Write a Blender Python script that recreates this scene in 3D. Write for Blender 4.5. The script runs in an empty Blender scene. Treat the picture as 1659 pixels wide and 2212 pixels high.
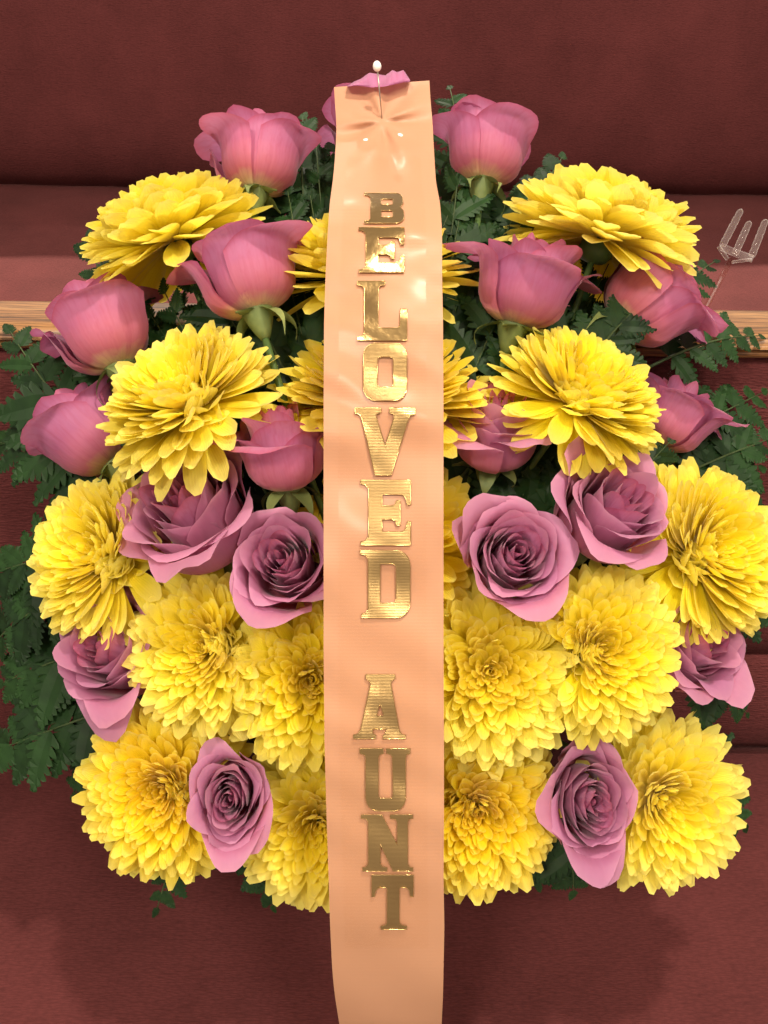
import bpy, bmesh, math, random
import numpy as np
from mathutils import Vector, Matrix

R_ = math.radians
scn = bpy.context.scene
COL = scn.collection

# ------------------------------------------------------------------ camera
SEAT = 0.45                       # height of the pew seats
CAM_H = SEAT + 0.784
PITCH = 42.0
ROLL = 0.75
cam_d = bpy.data.cameras.new('camera')
cam = bpy.data.objects.new('camera', cam_d)
COL.objects.link(cam)
CM = (Matrix.Translation((0, 0, CAM_H)) @ Matrix.Rotation(R_(90 - PITCH), 4, 'X') @ Matrix.Rotation(R_(ROLL), 4, 'Z'))
cam.matrix_world = CM
cam_d.sensor_fit = 'HORIZONTAL'
cam_d.sensor_width = 36.0
cam_d.lens = 36.0 * 3257.0 / 3024.0
cam_d.clip_start = 0.02
cam_d.clip_end = 60.0
scn.camera = cam
RIGHT = (CM.to_3x3() @ Vector((1, 0, 0))).normalized()
UP = (CM.to_3x3() @ Vector((0, 1, 0))).normalized()
BACK = (CM.to_3x3() @ Vector((0, 0, 1))).normalized()      # towards the viewer
CAMP = Vector((0, 0, CAM_H))
K = 3024.0 / 1659.0 / 3257.0


def at(px, py, z):
    """world point seen at measured photo position (px, py of 1659 x 2212), z metres along the view axis"""
    return CAMP + RIGHT * ((px - 829.5) * K * z) - UP * ((py - 1106.0) * K * z) - BACK * z


def vdir(r, u, t):
    return (RIGHT * r + UP * u + BACK * t).normalized()


# ------------------------------------------------------------------ room light
world = bpy.data.worlds.new('World')
scn.world = world
world.use_nodes = True
wb = world.node_tree.nodes['Background']
wb.inputs[0].default_value = (1.0, 0.84, 0.70, 1)
wb.inputs[1].default_value = 0.72


def lamp(name, loc, aim, power, size, col=(1.0, 0.87, 0.72)):
    d = bpy.data.lights.new(name, 'AREA')
    d.shape = 'DISK'
    d.size = size
    d.energy = power
    d.color = col
    o = bpy.data.objects.new(name, d)
    COL.objects.link(o)
    o.location = loc
    v = Vector(aim) - Vector(loc)
    o.rotation_euler = v.to_track_quat('-Z', 'Y').to_euler()
    return o


# a downlight over the row behind, and the general ceiling lights
sd = bpy.data.lights.new('downlight_rear', 'SPOT')
sd.energy = 960
sd.color = (1.0, 0.87, 0.72)
sd.shadow_soft_size = 0.03
sd.spot_size = R_(45)
sd.spot_blend = 0.30
so = bpy.data.objects.new('downlight_rear', sd)
COL.objects.link(so)
so.location = (0.1, 3.72, 2.55)
so.rotation_euler = (Vector((0.0, 2.05, 0.5)) - Vector((0.1, 3.75, 2.45))).to_track_quat('-Z', 'Y').to_euler()
lamp('ceiling_lamp_rear', (-0.5, 3.2, 2.6), (0.0, 0.6, 0.8), 13, 0.10)
lamp('ceiling_lamp_over', (0.34, 0.52, 2.65), (0.0, 0.40, 0.7), 31, 0.11)
lamp('ceiling_lamp_front', (-0.70, -0.75, 2.85), (0.0, 0.40, 0.7), 40, 0.50)
lamp('ceiling_lamp_side', (0.85, -0.65, 2.75), (0.0, 0.40, 0.7), 28, 0.50)

scn.view_settings.view_transform = 'Standard'
scn.view_settings.look = 'None'
scn.view_settings.exposure = 0.06
scn.view_settings.gamma = 1.0
scn.view_settings.use_curve_mapping = False
scn.cycles.max_bounces = 6
scn.cycles.diffuse_bounces = 5
scn.cycles.glossy_bounces = 3
scn.cycles.transparent_max_bounces = 6
scn.cycles.use_adaptive_sampling = True
scn.cycles.adaptive_threshold = 0.04


# ------------------------------------------------------------------ material helpers
class NT:
    def __init__(self, name):
        self.m = bpy.data.materials.new(name)
        self.m.use_nodes = True
        self.t = self.m.node_tree
        self.t.nodes.clear()
        self.out = self.t.nodes.new('ShaderNodeOutputMaterial')

    def n(self, typ, inputs=None, **kw):
        nd = self.t.nodes.new(typ)
        for k, v in kw.items():
            setattr(nd, k, v)
        for k, v in (inputs or {}).items():
            s = nd.inputs[k]
            if hasattr(v, 'links') or hasattr(v, 'is_linked'):
                self.t.links.new(v, s)
            else:
                s.default_value = v
        return nd

    def ramp(self, fac, stops, interp='LINEAR'):
        nd = self.t.nodes.new('ShaderNodeValToRGB')
        nd.color_ramp.interpolation = interp
        el = nd.color_ramp.elements
        while len(el) < len(stops):
            el.new(0.5)
        for e, (p, c) in zip(el, stops):
            e.position = p
            e.color = c if len(c) == 4 else (*c, 1)
        self.t.links.new(fac, nd.inputs[0])
        return nd.outputs[0]

    def mix(self, fac, a, b, blend='MIX'):
        nd = self.t.nodes.new('ShaderNodeMix')
        nd.data_type = 'RGBA'
        nd.blend_type = blend
        for s, v in ((nd.inputs[0], fac), (nd.inputs[6], a), (nd.inputs[7], b)):
            if hasattr(v, 'is_linked'):
                self.t.links.new(v, s)
            else:
                s.default_value = v if not isinstance(v, tuple) or len(v) == 4 else (*v, 1)
        return nd.outputs[2]

    def math(self, op, a, b=0.0):
        nd = self.t.nodes.new('ShaderNodeMath')
        nd.operation = op
        for s, v in zip(nd.inputs, (a, b)):
            if hasattr(v, 'is_linked'):
                self.t.links.new(v, s)
            else:
                s.default_value = v
        return nd.outputs[0]

    def finish(self, sh):
        self.t.links.new(sh, self.out.inputs[0])
        return self.m


def petal_material(name, stops, rim, rimcol, transl, rough, var, stripe=0.0, streak=0.0):
    g = NT(name)
    a = g.n('ShaderNodeAttribute', attribute_name='pig')
    sp = g.n('ShaderNodeSeparateColor', {0: a.outputs['Color']})
    tc = g.n('ShaderNodeTexCoord')
    ns = g.n('ShaderNodeTexNoise', {'Vector': tc.outputs['Object'], 'Scale': 90.0, 'Detail': 1.0})
    f = g.math('ADD', sp.outputs[0], g.math('MULTIPLY', g.math('SUBTRACT', ns.outputs['Fac'], 0.5), 0.14))
    col = g.ramp(f, stops)
    edge = g.math('MULTIPLY', g.math('POWER', sp.outputs[1], rim), 0.75)
    col = g.mix(edge, col, rimcol)
    if streak:
        cv = g.n('ShaderNodeCombineXYZ', {0: g.math('MULTIPLY', sp.outputs[2], 26.0), 1: g.math('MULTIPLY', sp.outputs[0], 2.2), 2: g.math('MULTIPLY', ns.outputs['Fac'], 3.0)})
        n2 = g.n('ShaderNodeTexNoise', {'Vector': cv.outputs[0], 'Scale': 1.0, 'Detail': 2.0})
        col = g.mix(g.math('MULTIPLY', g.math('MAXIMUM', g.math('SUBTRACT', n2.outputs['Fac'], 0.42), 0.0), streak), col, rimcol)
    oi = g.n('ShaderNodeObjectInfo')
    hs = g.n('ShaderNodeHueSaturation', {'Hue': g.math('ADD', 0.5, g.math('MULTIPLY', g.math('SUBTRACT', oi.outputs['Random'], 0.5), var * 0.08)),
                                         'Value': g.math('ADD', 1.0 - var / 2, g.math('MULTIPLY', oi.outputs['Random'], var)), 'Color': col})
    # fine veins running the length of the petal
    veins = g.math('SINE', g.math('MULTIPLY', sp.outputs[2], 55.0))
    hgt = g.math('MULTIPLY', veins, stripe)
    bp = g.n('ShaderNodeBump', {'Height': hgt, 'Strength': 0.16, 'Distance': 0.0006})
    pb = g.n('ShaderNodeBsdfPrincipled', {'Base Color': hs.outputs[0], 'Roughness': rough, 'Normal': bp.outputs[0],
                                          'Specular IOR Level': 0.34, 'Sheen Weight': 0.22, 'Sheen Roughness': 0.4})
    tr = g.n('ShaderNodeBsdfTranslucent', {'Color': hs.outputs[0], 'Normal': bp.outputs[0]})
    ms = g.n('ShaderNodeMixShader', {0: transl, 1: pb.outputs[0], 2: tr.outputs[0]})
    return g.finish(ms.outputs[0])


M = {}
RIM = (0.46, 0.085, 0.17)
PALE = (0.66, 0.32, 0.48)  # light caught on curled petal lips, painted into the rim; also tints streaks
M['rose'] = petal_material('rose_petal_lilac', [(0.0, (0.56, 0.50, 0.20)), (0.10, (0.66, 0.43, 0.22)), (0.25, (0.58, 0.165, 0.21)),
                                                (0.60, (0.545, 0.175, 0.310)), (1.0, (0.575, 0.235, 0.415))], 16.0, PALE, 0.50, 0.55, 0.18, 0.45, 0.35)
M['rose_pink'] = petal_material('rose_petal_pink', [(0.0, (0.60, 0.54, 0.22)), (0.11, (0.70, 0.50, 0.26)), (0.25, (0.58, 0.170, 0.235)),
                                                    (0.55, (0.525, 0.160, 0.305)), (1.0, (0.55, 0.225, 0.425))], 12.0, RIM, 0.44, 0.55, 0.20, 0.45, 1.1)
MUMC = [[(0.0, (0.86, 0.63, 0.004)), (0.30, (0.93, 0.75, 0.006)), (0.65, (0.95, 0.815, 0.022)), (1.0, (0.95, 0.835, 0.12))],
        [(0.0, (0.84, 0.57, 0.004)), (0.30, (0.92, 0.69, 0.006)), (0.65, (0.94, 0.76, 0.014)), (1.0, (0.94, 0.78, 0.07))],
        [(0.0, (0.88, 0.67, 0.006)), (0.30, (0.94, 0.76, 0.012)), (0.65, (0.95, 0.815, 0.045)), (1.0, (0.95, 0.85, 0.18))]]
M['mum'] = [petal_material('chrysanthemum_petal_%s' % n, c, 12.0, (0.95, 0.87, 0.24), 0.56, 0.55, 0.10, 0.7) for n, c in zip(('mid', 'deep', 'pale'), MUMC)]


def green_material(name, dark, light, rough, scale=60.0, transl=0.1):
    g = NT(name)
    tc = g.n('ShaderNodeTexCoord')
    ns = g.n('ShaderNodeTexNoise', {'Vector': tc.outputs['Object'], 'Scale': scale, 'Detail': 4.0})
    oi = g.n('ShaderNodeObjectInfo')
    f = g.math('ADD', g.math('MULTIPLY', ns.outputs['Fac'], 0.6), g.math('MULTIPLY', oi.outputs['Random'], 0.4))
    col = g.ramp(f, [(0.2, dark), (0.8, light)])
    bp = g.n('ShaderNodeBump', {'Height': ns.outputs['Fac'], 'Strength': 0.25, 'Distance': 0.001})
    pb = g.n('ShaderNodeBsdfPrincipled', {'Base Color': col, 'Roughness': rough, 'Normal': bp.outputs[0], 'Specular IOR Level': 0.22})
    tr = g.n('ShaderNodeBsdfTranslucent', {'Color': col})
    ms = g.n('ShaderNodeMixShader', {0: transl, 1: pb.outputs[0], 2: tr.outputs[0]})
    return g.finish(ms.outputs[0])


M['fern'] = green_material('fern_leaf', (0.004, 0.016, 0.004), (0.016, 0.050, 0.011), 0.55, 4.0, 0.15)
M['rachis'] = green_material('fern_stalk', (0.03, 0.05, 0.018), (0.06, 0.09, 0.03), 0.5)
M['stem'] = green_material('flower_stem', (0.045, 0.085, 0.022), (0.10, 0.16, 0.05), 0.5, 40)
M['calyx'] = green_material('rose_calyx', (0.10, 0.14, 0.045), (0.22, 0.26, 0.09), 0.5, 120)
M['foam'] = green_material('floral_foam', (0.008, 0.02, 0.010), (0.016, 0.035, 0.016), 0.95, 300, 0.0)


def fabric_material(name, base, rib, bump, sheen):
    g = NT(name)
    tc = g.n('ShaderNodeTexCoord')
    P = tc.outputs['Object']
    big = g.n('ShaderNodeTexNoise', {'Vector': P, 'Scale': 7.0, 'Detail': 4.0, 'Roughness': 0.6})
    # woven rib: short staggered yarn floats running along the pew
    mp = g.n('ShaderNodeMapping', {'Vector': P, 'Scale': (0.45, 1.0, 1.0)})
    yarn = g.n('ShaderNodeTexNoise', {'Vector': mp.outputs[0], 'Scale': rib * 1.1, 'Detail': 2.0, 'Roughness': 0.55})
    mp2 = g.n('ShaderNodeMapping', {'Vector': P, 'Scale': (0.25, 1.0, 1.0)})
    vor = g.n('ShaderNodeTexVoronoi', {'Vector': mp2.outputs[0], 'Scale': rib * 0.9, 'Randomness': 0.75})
    fine = g.n('ShaderNodeTexNoise', {'Vector': P, 'Scale': rib * 4.0, 'Detail': 2.0})
    h = g.math('ADD', g.math('MULTIPLY', yarn.outputs['Fac'], 0.8), g.math('ADD', g.math('MULTIPLY', vor.outputs['Distance'], -0.9), g.math('MULTIPLY', fine.outputs['Fac'], 0.35)))
    v1 = g.math('ADD', 0.44, g.math('MULTIPLY', big.outputs['Fac'], 0.66))
    v2 = g.math('ADD', v1, g.math('MULTIPLY', h, 0.34))
    col = g.mix(1.0, base, g.n('ShaderNodeCombineColor', {0: v2, 1: v2, 2: v2}).outputs[0], 'MULTIPLY')
    lint = g.n('ShaderNodeTexVoronoi', {'Vector': P, 'Scale': 9.0})
    lf = g.math('MULTIPLY', g.math('LESS_THAN', lint.outputs['Distance'], 0.0085), 0.55)
    col = g.mix(lf, col, (0.34, 0.27, 0.24))
    bp = g.n('ShaderNodeBump', {'Height': h, 'Strength': bump, 'Distance': 0.0015})
    pb = g.n('ShaderNodeBsdfPrincipled', {'Base Color': col, 'Roughness': 0.92, 'Normal': bp.outputs[0], 'Specular IOR Level': 0.12,
                                          'Sheen Weight': sheen, 'Sheen Roughness': 0.45, 'Sheen Tint': (0.9, 0.45, 0.42, 1)})
    return g.finish(pb.outputs[0])


M['back_fabric'] = fabric_material('pew_back_fabric', (0.116, 0.0285, 0.0285), 560.0, 0.8, 0.05)
M['seat_fabric'] = fabric_material('pew_seat_fabric', (0.106, 0.027, 0.0265), 640.0, 0.34, 0.08)


def wood_material():
    g = NT('oak_rail')
    tc = g.n('ShaderNodeTexCoord')
    P = tc.outputs['Object']
    mp = g.n('ShaderNodeMapping', {'Vector': P, 'Scale': (1.6, 60.0, 60.0)})
    n1 = g.n('ShaderNodeTexNoise', {'Vector': mp.outputs[0], 'Scale': 3.2, 'Detail': 6.0, 'Roughness': 0.6, 'Distortion': 0.25})
    mp2 = g.n('ShaderNodeMapping', {'Vector': P, 'Scale': (9.0, 260.0, 260.0)})
    n2 = g.n('ShaderNodeTexNoise', {'Vector': mp2.outputs[0], 'Scale': 3.0, 'Detail': 3.0})
    col = g.ramp(n1.outputs['Fac'], [(0.32, (0.085, 0.032, 0.010)), (0.44, (0.205, 0.090, 0.028)), (0.56, (0.30, 0.145, 0.050)), (0.75, (0.36, 0.19, 0.072))])
    pores = g.ramp(n2.outputs['Fac'], [(0.40, (0.45, 0.45, 0.45)), (0.52, (1, 1, 1))])
    col = g.mix(1.0, col, pores, 'MULTIPLY')
    bp = g.n('ShaderNodeBump', {'Height': n2.outputs['Fac'], 'Strength': 0.12, 'Distance': 0.001})
    pb = g.n('ShaderNodeBsdfPrincipled', {'Base Color': col, 'Roughness': 0.34, 'Normal': bp.outputs[0], 'Coat Weight': 0.35, 'Coat Roughness': 0.18})
    return g.finish(pb.outputs[0])


M['oak'] = wood_material()


def ribbon_material():
    g = NT('peach_satin')
    a = g.n('ShaderNodeAttribute', attribute_name='pig')
    sp = g.n('ShaderNodeSeparateColor', {0: a.outputs['Color']})
    tc = g.n('ShaderNodeTexCoord')
    thr = g.math('SINE', g.math('MULTIPLY', sp.outputs[1], 1900.0))
    ns = g.n('ShaderNodeTexNoise', {'Vector': tc.outputs['Object'], 'Scale': 900.0, 'Detail': 2.0})
    bp = g.n('ShaderNodeBump', {'Height': g.math('ADD', g.math('MULTIPLY', thr, 0.5), ns.outputs['Fac']), 'Strength': 0.06, 'Distance': 0.0005})
    pb = g.n('ShaderNodeBsdfPrincipled', {'Base Color': (0.54, 0.285, 0.168, 1), 'Roughness': 0.44, 'Normal': bp.outputs[0],
                                          'Specular IOR Level': 0.28, 'Sheen Weight': 0.12, 'Sheen Roughness': 0.3, 'Sheen Tint': (1, 0.8, 0.6, 1)})
    tr = g.n('ShaderNodeBsdfTranslucent', {'Color': (0.64, 0.33, 0.18, 1)})
    ms = g.n('ShaderNodeMixShader', {0: 0.28, 1: pb.outputs[0], 2: tr.outputs[0]})
    return g.finish(ms.outputs[0])


M['ribbon'] = ribbon_material()


def gold_material(name, hatch, rough):
    g = NT(name)
    a = g.n('ShaderNodeAttribute', attribute_name='pig')
    sp = g.n('ShaderNodeSeparateColor', {0: a.outputs['Color']})
    tc = g.n('ShaderNodeTexCoord')
    ns = g.n('ShaderNodeTexNoise', {'Vector': tc.outputs['Object'], 'Scale': 160.0, 'Detail': 4.0})
    ln = g.math('SINE', g.math('MULTIPLY', sp.outputs[1], 2 * math.pi * 44.0))
    h = g.math('ADD', g.math('MULTIPLY', ln, hatch), g.math('MULTIPLY', ns.outputs['Fac'], 1.6))
    bp = g.n('ShaderNodeBump', {'Height': h, 'Strength': 0.30, 'Distance': 0.0006})
    pb = g.n('ShaderNodeBsdfPrincipled', {'Base Color': (0.36, 0.24, 0.10, 1), 'Metallic': 1.0, 'Roughness': rough, 'Normal': bp.outputs[0]})
    return g.finish(pb.outputs[0])


M['gold'] = gold_material('gold_foil', 0.42, 0.30)
M['gold_plain'] = gold_material('gold_foil_smooth', 0.0, 0.20)


def simple(name, col, rough, **kw):
    g = NT(name)
    tc = g.n('ShaderNodeTexCoord')
    ns = g.n('ShaderNodeTexNoise', {'Vector': tc.outputs['Object'], 'Scale': 220.0, 'Detail': 3.0})
    rr = g.math('ADD', rough, g.math('MULTIPLY', ns.outputs['Fac'], 0.08))
    d = {'Base Color': (*col, 1), 'Roughness': rr}
    d.update(kw)
    pb = g.n('ShaderNodeBsdfPrincipled', d)
    return g.finish(pb.outputs[0])


M['pearl'] = simple('pearl_bead', (0.82, 0.76, 0.72), 0.14, **{'Coat Weight': 0.7, 'Coat Roughness': 0.05})
M['steel'] = simple('pin_steel', (0.45, 0.38, 0.32), 0.25, **{'Metallic': 1.0})
M['plastic_white'] = simple('white_plastic', (0.72, 0.72, 0.70), 0.35)
M['rim_gold'] = simple('gold_edge', (0.56, 0.38, 0.16), 0.16, **{'Metallic': 1.0})


def clear_material(name, tint, gloss, edge):
    g = NT(name)
    lw = g.n('ShaderNodeLayerWeight', {'Blend': 0.5})
    tb = g.n('ShaderNodeBsdfTransparent', {'Color': (*tint, 1)})
    gl = g.n('ShaderNodeBsdfGlossy', {'Color': (1, 1, 1, 1), 'Roughness': gloss})
    f = g.math('MULTIPLY', g.math('ADD', 0.06, g.math('POWER', lw.outputs['Facing'], 4.0)), edge)
    ms = g.n('ShaderNodeMixShader', {0: f, 1: tb.outputs[0], 2: gl.outputs[0]})
    return g.finish(ms.outputs[0])


M['film'] = clear_material('clear_film', (0.99, 0.98, 0.965), 0.22, 0.07)
M['acrylic_thin'] = clear_material('clear_acrylic_stem', (0.93, 0.86, 0.82), 0.25, 0.12)
gg = NT('clear_acrylic')
_lw = gg.n('ShaderNodeLayerWeight', {'Blend': 0.5})
_t = gg.n('ShaderNodeBsdfTransparent', {'Color': (0.97, 0.93, 0.91, 1)})
_p = gg.n('ShaderNodeBsdfPrincipled', {'Base Color': (0.80, 0.76, 0.75, 1), 'Roughness': 0.05, 'Specular IOR Level': 1.0})
_f = gg.math('ADD', 0.035, gg.math('MULTIPLY', gg.math('POWER', _lw.outputs['Facing'], 2.5), 0.75))
M['acrylic'] = gg.finish(gg.n('ShaderNodeMixShader', {0: _f, 1: _t.outputs[0], 2: _p.outputs[0]}).outputs[0])


# ------------------------------------------------------------------ object helpers
def new_obj(name, me, mat, parent=None, mw=None):
    o = bpy.data.objects.new(name, me)
    if mat is not None and me is not None and not me.materials:
        me.materials.append(mat)
    COL.objects.link(o)
    if parent is not None:
        o.parent = parent
    if mw is not None:
        o.matrix_local = mw
    return o


def mesh_np(name, V, F, pig=None, smooth=True):
    me = bpy.data.meshes.new(name)
    me.from_pydata(V.tolist() if hasattr(V, 'tolist') else V, [], F)
    if smooth:
        me.polygons.foreach_set('use_smooth', [True] * len(me.polygons))
    if pig is not None:
        at_ = me.attributes.new('pig', 'FLOAT_COLOR', 'POINT')
        at_.data.foreach_set('color', np.asarray(pig, dtype=np.float32).ravel())
    me.update()
    return me


_gf = {}


def grid_faces(nu, nv):
    if (nu, nv) not in _gf:
        _gf[(nu, nv)] = [(j * nu + i, j * nu + i + 1, (j + 1) * nu + i + 1, (j + 1) * nu + i) for j in range(nv - 1) for i in range(nu - 1)]
    return _gf[(nu, nv)]


def thing(name, label, cat, mw, group=None):
    o = bpy.data.objects.new(name, None)
    COL.objects.link(o)
    o.empty_display_size = 0.01
    o.matrix_world = mw
    o['label'] = label
    o['category'] = cat
    if group:
        o['group'] = group
    return o


def tube_np(pts, radii, n=10, cap=True):
    pts = [Vector(p) for p in pts]
    V, F = [], []
    prev = None
    for i, p in enumerate(pts):
        t = (pts[min(i + 1, len(pts) - 1)] - pts[max(i - 1, 0)]).normalized()
        if prev is None:
            a = Vector((0, 0, 1)) if abs(t.z) < 0.9 else Vector((1, 0, 0))
            x = t.cross(a).normalized()
        else:
            x = (prev - t * prev.dot(t)).normalized()
        y = t.cross(x)
        prev = x
        r = radii[i] if hasattr(radii, '__len__') else radii
        for k in range(n):
            a = 2 * math.pi * k / n
            V.append(tuple(p + (x * math.cos(a) + y * math.sin(a)) * r))
    for i in range(len(pts) - 1):
        for k in range(n):
            F.append((i * n + k, i * n + (k + 1) % n, (i + 1) * n + (k + 1) % n, (i + 1) * n + k))
    if cap:
        F.append(tuple(range(n - 1, -1, -1)))
        F.append(tuple((len(pts) - 1) * n + k for k in range(n)))
    return V, F


def lathe_np(prof, n=24):
    V, F = [], []
    for (r, z) in prof:
        for k in range(n):
            a = 2 * math.pi * k / n
            V.append((r * math.cos(a), r * math.sin(a), z))
    for i in range(len(prof) - 1):
        for k in range(n):
            F.append((i * n + k, i * n + (k + 1) % n, (i + 1) * n + (k + 1) % n, (i + 1) * n + k))
    return V, F


def frame(origin, axis):
    a = axis.normalized()
    x = RIGHT - a * RIGHT.dot(a)
    if x.length < 0.25:
        x = -BACK + a * BACK.dot(a)
    x.normalize()
    y = a.cross(x)
    m = Matrix((x, y, a)).transposed().to_4x4()
    m.translation = origin
    return m


# ------------------------------------------------------------------ the pews
def extrude_profile(name, prof, x0, x1, mat, parent, nx=120, closed=True, wob=True):
    V, F = [], []
    n = len(prof)
    for i in range(nx + 1):
        x = x0 + (x1 - x0) * i / nx
        for k, (y, z) in enumerate(prof):
            w = 0.0016 * math.sin(9.3 * x + 11 * y) + 0.0012 * math.sin(21 * x - 17 * y + 1.3 * math.sin(7 * x)) if wob else 0.0
            V.append((x, y - 0.5 * w, z + w))
    m = n if closed else n - 1
    for i in range(nx):
        for k in range(m):
            F.append((i * n + k, (i + 1) * n + k, (i + 1) * n + (k + 1) % n, i * n + (k + 1) % n))
    if closed:
        F.append(tuple(range(n)))
        F.append(tuple(nx * n + k for k in range(n - 1, -1, -1)))
    me = mesh_np(name, V, F)
    bm = bmesh.new()
    bm.from_mesh(me)
    bmesh.ops.recalc_face_normals(bm, faces=bm.faces)
    bm.to_mesh(me)
    bm.free()
    return new_obj(name, me, mat, parent)


def rounded(pts, rads, n=6):
    """round the corners of a closed polygon"""
    out = []
    N = len(pts)
    for i in range(N):
        p0, p, p1 = Vector(pts[i - 1]), Vector(pts[i]), Vector(pts[(i + 1) % N])
        r = rads[i] if hasattr(rads, '__len__') else rads
        if r <= 0:
            out.append(tuple(p))
            continue
        a, b = (p0 - p).normalized(), (p1 - p).normalized()
        s, e = p + a * r, p + b * r
        for k in range(n + 1):
            t = k / n
            q = s * (1 - t) ** 2 + p * 2 * t * (1 - t) + e * t * t
            out.append((q.x, q.y))
    return out


def puff(p, q, bulge, n=10):
    """points from p to q bowed out by bulge to the left of p->q"""
    p, q = Vector(p), Vector(q)
    d = q - p
    nn = Vector((-d.y, d.x)).normalized()
    return [tuple(p + d * (k / n) + nn * bulge * (1 - abs(2 * k / n - 1) ** 3.0)) for k in range(n + 1)]


H0 = CAM_H
pew = thing('church_pew', 'maroon upholstered pew with oak cap rail, carrying the flower arrangement', 'pew', Matrix.Identity(4))
crease, rail = Vector((0.500, SEAT)), Vector((0.596, SEAT + 0.45))


def bk(t, off=0.0):
    d = rail - crease
    nn = Vector((-d.y, d.x)).normalized()
    p = crease + d * t + nn * off
    return (p.x, p.y)


# seat cushion
top = [(-0.02 + 0.52 * k / 16, SEAT + 0.004 * math.sin(math.pi * k / 16) - (0.012 * max(0, (k - 14) / 2) ** 2)) for k in range(17)]
prof = [(-0.06, SEAT - 0.07), (-0.065, SEAT - 0.03), (-0.05, SEAT - 0.008)] + top + [(0.53, SEAT - 0.03), (0.53, SEAT - 0.07)]
extrude_profile('seat_cushion', prof, -2.6, 2.6, M['seat_fabric'], pew)
low = puff(bk(0.0, 0.0), bk(0.272, 0.0), 0.010, 12)
extrude_profile('backrest_bolster', low + [bk(0.272, -0.05), bk(0.0, -0.05)], -2.6, 2.6, M['back_fabric'], pew)
upp = puff(bk(0.279, 0.0), bk(0.966, 0.0), 0.008, 14)
extrude_profile('backrest_panel', upp + [bk(0.966, -0.045), bk(0.279, -0.045)], -2.6, 2.6, M['back_fabric'], pew)
rp = rounded([(0.580, H0 - 0.354), (0.586, H0 - 0.334), (0.640, H0 - 0.337), (0.640, H0 - 0.354)], [0.010, 0.011, 0.010, 0.006])
extrude_profile('cap_rail', rp, -2.62, 2.62, M['oak'], pew, wob=False)

pew2 = thing('church_pew', 'empty maroon padded pew in the row behind the oak cap rail', 'pew', Matrix.Identity(4))
top = [(1.32 + 0.78 * k / 18, SEAT + 0.003 * math.sin(math.pi * k / 18)) for k in range(19)]
extrude_profile('seat_cushion', [(1.27, SEAT - 0.08), (1.27, SEAT - 0.03), (1.29, SEAT - 0.008)] + top + [(2.12, SEAT - 0.08)], -3.2, 3.2, M['seat_fabric'], pew2)
bp_ = [(2.12, SEAT - 0.06), (2.07, SEAT + 0.004), (2.040, SEAT + 0.030), (2.022, SEAT + 0.085), (2.022, SEAT + 0.13), (2.034, SEAT + 0.20),
       (2.055, SEAT + 0.29), (2.082, SEAT + 0.38), (2.110, SEAT + 0.455), (2.135, SEAT + 0.485), (2.170, SEAT + 0.492), (2.195, SEAT + 0.47), (2.18, SEAT + 0.2)]
# smooth that profile
P2 = []
for i in range(len(bp_)):
    a, b = Vector(bp_[i]), Vector(bp_[(i + 1) % len(bp_)])
    P2 += [tuple(a * 0.75 + b * 0.25), tuple(a * 0.25 + b * 0.75)]
extrude_profile('backrest_cushion', P2, -3.2, 3.2, M['back_fabric'], pew2)

# ------------------------------------------------------------------ pot and foam
CEN = at(829.5, 1400, 0.632)          # where all stems meet
POT = Vector((0.0, 0.405, SEAT + 0.004))
pot = thing('flower_pot', 'white plastic pot under the flowers, almost hidden', 'pot', Matrix.Translation(POT))
V, F = lathe_np([(0.0, 0.0), (0.044, 0.0), (0.047, 0.004), (0.058, 0.10), (0.070, 0.205), (0.075, 0.210), (0.075, 0.222), (0.071, 0.224), (0.066, 0.215), (0.055, 0.10), (0.0, 0.09)], 40)
new_obj('pot_wall', mesh_np('pot_wall', V, F), M['plastic_white'], pot)
rng = random.Random(5)
V, F = lathe_np([(0.0, 0.10), (0.052, 0.10), (0.064, 0.215), (0.062, 0.26), (0.045, 0.285), (0.0, 0.292)], 28)
V = [(x * (1 + rng.uniform(-.03, .03)), y * (1 + rng.uniform(-.03, .03)), z + rng.uniform(-.002, .002)) for x, y, z in V]
new_obj('floral_foam', mesh_np('floral_foam', V, F), M['foam'], pot)


def stem_mesh(start_l, axis_l, end_l, r0=0.0026, r1=0.0024):
    """bezier stalk in the flower's own frame"""
    a, e = Vector(start_l), Vector(end_l)
    L = (e - a).length
    c = a + Vector(axis_l) * (-0.5 * L)
    pts = []
    for k in range(11):
        t = k / 10
        pts.append(a * (1 - t) ** 2 + c * 2 * t * (1 - t) + e * t * t)
    V, F = tube_np(pts, [r0 + (r1 - r0) * k / 10 for k in range(11)], 8)
    return mesh_np('stem', V, F)


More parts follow.
